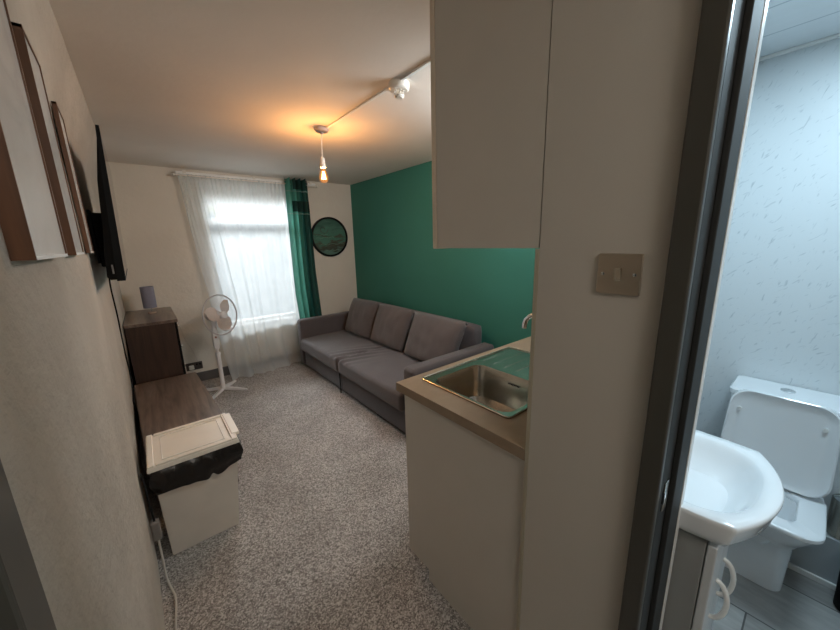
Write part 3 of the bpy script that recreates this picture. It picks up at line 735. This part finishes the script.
def seat(y0, y1):
    nx, ny, nz = 26, 110, 6
    x0, x1, z0, z1, r = SFX-.03, 2.165, .225, .378, .032
    b = box(x0, x1, y0, y1, z0, z1)
    bmesh.ops.bevel(b, geom=b.edges[:], offset=r, segments=5, affect='EDGES', profile=.5)
    for k in range(1, ny):
        y = lerp(y0, y1, k/ny); bmesh.ops.bisect_plane(b, geom=b.verts[:]+b.edges[:]+b.faces[:], plane_co=(0,y,0), plane_no=(0,1,0))
    for k in range(1, nx):
        x = lerp(x0, x1, k/nx); bmesh.ops.bisect_plane(b, geom=b.verts[:]+b.edges[:]+b.faces[:], plane_co=(x,0,0), plane_no=(1,0,0))
    for v in b.verts:
        c = v.co; t = c.y-2.985-.02*math.sin((c.x-1.4)*5)*0
        fade = math.exp(-(t/.16)**2)*max(0, min(1, (1.95-c.x)/.3))
        if c.z > .30:
            c.z += .010*(1-((c.x-1.76)/.42)**2 if abs(c.x-1.76) < .42 else 0)
            c.z -= .012*math.exp(-(t/.012)**2)
            c.z += .012*fade*math.sin((t+.35*(c.x-1.4))*62+2*noise.noise(Vector((c.x*3, c.y*3, 0))))
            c.z += .004*noise.noise(Vector((c.x*5, c.y*5, 8)))
        if c.x < x0+.02: c.x += .014*math.exp(-(t/.014)**2)
    return b
finish('seat_cushion', seat(SY0_+.138, SY1_-.138), M['sofa'], sf, smooth=True, angle=180)
# wrinkles: raised pleats across the seat near the join
def arm(y0, y1):
    b = box(SFX-.01, 2.31, y0, y1, .035, .605)
    bmesh.ops.bevel(b, geom=b.edges[:], offset=.032, segments=5, affect='EDGES', profile=.5)
    return b
finish('armrest', arm(SY1_-.135, SY1_-.01), M['sofa'], sf, smooth=True, angle=180)
finish('armrest', arm(SY0_, SY0_+.135), M['sofa'], sf, smooth=True, angle=180)
finish('backrest', soft(2.17, 2.30, SY0_+.137, SY1_-.147, .08, .765, .03, 0), M['sofa'], sf, smooth=True, angle=180)
for x in (1.45, 2.3):
    for y in (1.84, 2.97, 4.06): finish('leg', box(x-.02, x+.02, y-.02, y+.02, 0, .04), M['black'], sf)
finish('pull_strap', box(SFX-.012, SFX-.004, 2.985, 3.003, .01, .23, .002), M['black'], sf)

def pillow(y0b, y1b, y0t, y1t, label, seed, thick=.15, rx=0):
    n = 22; b = bmesh.new(); front, back = [], []
    zb, zt = .392, .80
    for side_ in (1, -1):
        V = []
        for i in range(n+1):
            row = []
            for j in range(n+1):
                u, v = i/n, j/n
                w_ = (max(0, 1-(2*u-1)**4)**.5)*(max(0, 1-(2*v-1)**4)**.5)
                y = lerp(lerp(y0b, y1b, u), lerp(y0t, y1t, u), v)
                # pinched edges
                y += (.5-u)*.03*(1-(2*v-1)**2)
                z = lerp(zb, zt, v)-(.02*(1-(2*u-1)**2) if v > .98 else 0)*0
                z += .012*math.sin(PI*u)*v
                xc = lerp(1.945, 2.11, v)
                x = xc-side_*(thick/2)*w_*(1+.25*(1-v))
                x += .010*noise.noise(Vector((u*4+seed, v*4, seed)))*w_ 
                x += .006*noise.noise(Vector((u*12+seed, v*3, seed+4)))*w_
                row.append(b.verts.new((x, y, z)))
            V.append(row)
        for i in range(n):
            for j in range(n): b.faces.new((V[i][j], V[i+1][j], V[i+1][j+1], V[i][j+1]))
    bmesh.ops.remove_doubles(b, verts=b.verts, dist=.0008)
    o = finish('sofa_cushion', b, M['cushion'], smooth=True, angle=180)
    return tag(o, label, 'cushion', 'back cushions on the sofa')
pillow(3.32, 3.93, 3.34, 3.965, 'charcoal back cushion at the window end of the sofa', 1)
pillow(2.69, 3.30, 2.68, 3.325, 'middle charcoal back cushion on the sofa', 5, .145)
pillow(1.96, 2.64, 1.925, 2.655, 'charcoal back cushion at the kitchen end of the sofa', 9, .165)

# ------------------------------------------------------------------ toilet
TYc = .030
to = thing('toilet', 'white close-coupled toilet with its lid raised', 'toilet', (1.95, TYc, 0))
cz0, cz1 = .44, .855
finish('cistern', rings([rrect(2.095, TYc, hx, hy, .025, z) for hx, hy, z in ((.085,.145,.425), (.095,.160,.50), (.100,.168,.80))]), M['ceramic'], to, smooth=True)
cl = finish('cistern_lid', rings([rrect(2.090, TYc, hx, hy, .028, z) for hx, hy, z in ((.104,.172,.80), (.108,.176,.804), (.108,.176,.824), (.102,.170,.832))]), M['ceramic'], to, smooth=True)
finish('flush_button', lathe([(.024,.831), (.024,.836), (.020,.838), (.002,.838)], (2.10, TYc, 0), 24), M['chrome'], cl, smooth=True)
# pan: loft from foot to rim, hollow bowl inside
def pansec(xf, xb, hy, z, rf=.09):
    # front at xf (towards the door), back at xb
    cx, hx = (xf+xb)/2, (xb-xf)/2
    return rrect(cx, TYc, hx, hy, min(rf, hy*.95, hx*.95), z, 8)
secs = [pansec(1.872, 2.085, .112, .004, .05), pansec(1.870, 2.085, .112, .05, .05), pansec(1.865, 2.086, .114, .16, .06), pansec(1.835, 2.088, .116, .24, .07), pansec(1.76, 2.088, .142, .32, .09), pansec(1.69, 2.10, .162, .39, .10), pansec(1.672, 2.10, .168, .425, .10), pansec(1.675, 2.10, .166, .432, .10),
        pansec(1.735, 1.93, .105, .432, .07), pansec(1.745, 1.92, .095, .40, .06), pansec(1.77, 1.90, .07, .30, .05), pansec(1.80, 1.88, .04, .25, .03)]
finish('pan', rings(secs), M['ceramic'], to, smooth=True, angle=50)
# seat ring
so_, si_ = [], []
def seatring(z, e=0): return pansec(1.660-e, 2.005, .168+e, z, .07)
def hole(z, e=0): return pansec(1.722-e, 1.925+e, .095+e, z, .035)
finish('seat', rings([seatring(.434), seatring(.437, .003), seatring(.450, .003), seatring(.455, -.002), hole(.456, .004), hole(.450, 0), hole(.434, 0)], False, True), M['ceramic'], to, smooth=True, angle=50)
# raised lid
def lidsec(off, e):
    out = []
    W, Ht = .172-e, .384-e
    r = .07; x0 = 2.0
    for p in rrect(0, 0, Ht/2, W, r, 0, 8):
        s_ = (p.x+Ht/2)  # along lid height
        ww = p.y*(1.0-.08*s_/.37)
        xx = 1.968-(.0)-off+(-.02 if 0 else 0)+.0*s_
        out.append(Vector((1.935+.018*(s_/.4)-off, TYc+ww, .468+s_+e/2)))
    return out
ld = finish('lid', rings([lidsec(-.006, .006), lidsec(-.006, 0), lidsec(.010, 0), lidsec(.013, .006), lidsec(.006, .022), lidsec(.002, .04)]), M['ceramic'], to, smooth=True, angle=40)
for (yy, zz) in ((TYc+.125, .775), (TYc-.12, .775)):
    finish('buffer', lathe([(.008,-.012), (.007,-.002), (.006,0)], (1.955-.006, yy, zz-.015), 12, 'x'), M['whitegloss'], ld, smooth=True)
for yy in (TYc-.11, TYc+.11):
    finish('hinge', lathe([(.009,.45), (.010,.462), (.010,.482), (.006,.487)], (1.955, yy, 0), 14), M['whitegloss'], to, smooth=True)
finish('hinge_bar', tube([(1.955, TYc-.135, .466), (1.955, TYc+.135, .466)], .005, 8), M['whitegloss'], to, smooth=True)

# ------------------------------------------------------------------ basin + vanity
vb = thing('vanity_unit', 'slim white bathroom vanity cupboard under the basin', 'vanity', (1.17, .23, 0))
finish('carcass', box(.972, 1.284, .088, .379, .005, .765, .002), plain('vanity_board', srgb(150,152,150), .4, var=.02), vb)
for x0, x1, hx in ((.972, 1.127, 1.080), (1.130, 1.284, 1.175)):
    dd = finish('door', box(x0, x1, .066, .086, .06, .762, .003), plain('vanity_door', srgb(214,218,220), .3), vb)
    hz = .525
    pts = [Vector((hx, .066-.029*math.sin(PI*i/12), hz+.062*math.cos(PI*i/12))) for i in range(13)]
    finish('handle', tube(pts, .0065, 10), M['whitegloss'], dd, smooth=True)
bs = thing('bathroom_basin', 'white ceramic basin with a curved front just inside the bathroom', 'basin', (1.165, .2, .85))
def outline(sc, z, yoff=0, n=48):
    # top outline, sc scales about centre line; goes around counter-clockwise, 64 pts
    P = [(.935,.378), (.935,.30), (.936,.20), (.940,.12), (.950,.056), (.954,.043), (.962,.037), (1.00,.018), (1.05,-.001), (1.10,-.013), (1.165,-.019), (1.23,-.013), (1.28,-.001), (1.33,.018), (1.374,.041), (1.380,.046), (1.383,.052), (1.390,.12), (1.394,.20), (1.395,.30), (1.395,.378)]
    pts = spline([(x, y, 0) for x, y in P], 3)
    cx = 1.165
    out = [Vector((cx+(p.x-cx)*sc, .378+(p.y-.378)*(1-(1-sc)*1.0)+yoff*0, z)) for p in pts]
    m = len(out)
    # closing back edge
    bk = 14
    a, b_ = out[-1], out[0]
    for i in range(1, bk): out.append(a.lerp(b_, i/bk))
    return out
def bowlring(rx, ry, z, cy=.165):
    base = outline(1, 0); out = []
    for p in base:
        a = math.atan2(p.y-.165, p.x-1.165)
        k = (abs(math.cos(a))**2.6+abs(math.sin(a))**2.6)**(-1/2.6)
        out.append(Vector((1.165+rx*math.cos(a)*k, cy+ry*math.sin(a)*k, z)))
    return out
secs = [outline(.70, .767), outline(.86, .772), outline(.95, .784), outline(.975, .80), outline(.995, .836), outline(1.0, .843), outline(.997, .850), outline(.988, .8525),
        bowlring(.196, .146, .851), bowlring(.190, .142, .8475), bowlring(.182, .135, .838), bowlring(.172, .126, .822), bowlring(.158, .115, .802), bowlring(.138, .100, .782), bowlring(.110, .080, .766), bowlring(.075, .055, .755), bowlring(.040, .034, .750), bowlring(.022, .022, .749)]
finish('bowl', rings(secs), M['ceramic'], bs, smooth=True, angle=60)
finish('waste', lathe([(.022,.7495), (.022,.753), (.017,.755), (.002,.7555)], (1.165, .165, 0), 20), M['chrome'], bs, smooth=True)
bt = thing('basin_tap', 'chrome mixer tap at the back of the bathroom basin', 'tap', (1.165, .345, .85))
finish('tap_body', lathe([(.022,.852), (.02,.86), (.018,.93), (.015,.945)], (1.165, .350, 0), 20), M['chrome'], bt, smooth=True)
finish('spout', tube(spline([(1.165,.35,.90), (1.165,.30,.915), (1.165,.255,.905)]), .010, 12), M['chrome'], bt, smooth=True)
finish('lever', tube([(1.165,.35,.945), (1.165,.32,.965), (1.165,.285,.972)], .005, 10), M['chrome'], bt, smooth=True)

# things at the right edge of the bathroom
pt = thing('steel_pot', 'small brushed steel pot on the ledge right of the toilet', 'pot', (2.14, -.205, .232))
finish('pot_body', lathe([(.040,.2335), (.044,.238), (.047,.40), (.045,.404), (.043,.40), (.041,.245), (.002,.243)], (2.14, -.207, 0), 28), M['steel'], pt, smooth=True)
b = lathe([(.002,.405), (.03,.41), (.042,.402), (.044,.398)][::-1], (2.14, -.207, 0), 28)
for v in b.verts: v.co += Vector((0,0,.012*noise.noise(v.co*60)))
tag(finish('crumpled_foil', b, M['chrome'], smooth=True), 'crumpled silver wrapping on top of the steel pot', 'foil')
bk = thing('bathroom_bin', 'round black bin on the bathroom floor at the right edge', 'bin', (2.0, -.28, 0))
finish('bin_body', lathe([(.055,.005), (.062,.012), (.070,.21), (.066,.215)], (2.0, -.285, 0), 28), M['black'], bk, smooth=True)
finish('lid', lathe([(.071,.215), (.071,.225), (.05,.245), (.002,.25)], (2.0, -.285, 0), 28), M['black'], bk, smooth=True)

# ------------------------------------------------------------------ lights
def lamp(name, kind, loc, energy, col, rot=(0,0,0), **k):
    L = bpy.data.lights.new(name, kind); L.energy = energy; L.color = col
    for a, v in k.items(): setattr(L, a, v)
    o = bpy.data.objects.new(name, L); C.objects.link(o); o.location = loc; o.rotation_euler = rot; return o
lamp('bulb_light', 'POINT', (BXc, BYc, 1.975), 32, (1, .56, .24), shadow_soft_size=.02)
lamp('bathroom_ceiling_light', 'AREA', (1.55, -.12, BZ-.02), 7.5, (.66, .87, 1), size=.3)
lamp('hall_fill_light', 'AREA', (.3, -.9, CE-.02), 9, (1, .94, .86), (math.radians(18), 0, 0), size=.5)  # added fill lamp behind the camera, no known fitting there
kl = lamp('kitchen_fill_light', 'AREA', (1.72, 1.12, CE-.03), 20, (.93, .97, 1), size=.6)  # added fill, hidden behind the wall cabinet and aimed at the far end
kl.rotation_euler = (Vector((.75, 4.2, .8))-Vector(kl.location)).to_track_quat('-Z', 'Y').to_euler()
o_ = lamp('daylight', 'AREA', (1.1, 8.2, 4.6), 1150, (.90, .96, 1), size=4)
o_.rotation_euler = (Vector((1.1, 3.8, .4))-Vector(o_.location)).to_track_quat('-Z', 'Y').to_euler()
pw = lamp('window_portal', 'AREA', ((WX0+WX1)/2, YF+.2, (WZ0+WZ1)/2), 1, (1,1,1), (PI/2, 0, PI), shape='RECTANGLE', size=WX1-WX0, size_y=WZ1-WZ0)
pw.rotation_euler = (-PI/2, 0, 0)
pw.data.cycles.is_portal = True
W = bpy.data.worlds.new('overcast'); scene.world = W; W.use_nodes = True
wn = W.node_tree.nodes; wl = W.node_tree.links
bg = wn['Background']; tcw = wn.new('ShaderNodeTexCoord'); sp_ = wn.new('ShaderNodeSeparateXYZ'); rp_ = wn.new('ShaderNodeValToRGB')
wl.new(tcw.outputs['Generated'], sp_.inputs[0]); wl.new(sp_.outputs['Z'], rp_.inputs['Fac'])
rp_.color_ramp.elements[0].color = (.95, .93, .86, 1); rp_.color_ramp.elements[1].color = (.78, .88, 1, 1)
wl.new(rp_.outputs['Color'], bg.inputs['Color']); bg.inputs['Strength'].default_value = .42

# ------------------------------------------------------------------ camera (fitted to the photo's vanishing points)
f = 334.108; yaw, pit, rol = .6855296, .21604984, -.0232552
fwd = Vector((math.sin(yaw)*math.cos(pit), math.cos(yaw)*math.cos(pit), -math.sin(pit)))
rt = Vector((math.cos(yaw), -math.sin(yaw), 0)); up_ = rt.cross(fwd)
r2 = rt*math.cos(rol)+up_*math.sin(rol); u2 = -rt*math.sin(rol)+up_*math.cos(rol)
cd = bpy.data.cameras.new('camera'); cam = bpy.data.objects.new('camera', cd); C.objects.link(cam)
cam.matrix_world = Matrix(((r2.x, u2.x, -fwd.x, 0), (r2.y, u2.y, -fwd.y, 0), (r2.z, u2.z, -fwd.z, 1.51), (0,0,0,1)))
cd.sensor_fit = 'HORIZONTAL'; cd.sensor_width = 36; cd.lens = f/840*36; cd.clip_start = .01
scene.camera = cam
scene.view_settings.view_transform = 'Standard'
scene.view_settings.look = 'None'
scene.view_settings.exposure = 0.75
scene.cycles.max_bounces = 10; scene.cycles.transparent_max_bounces = 16
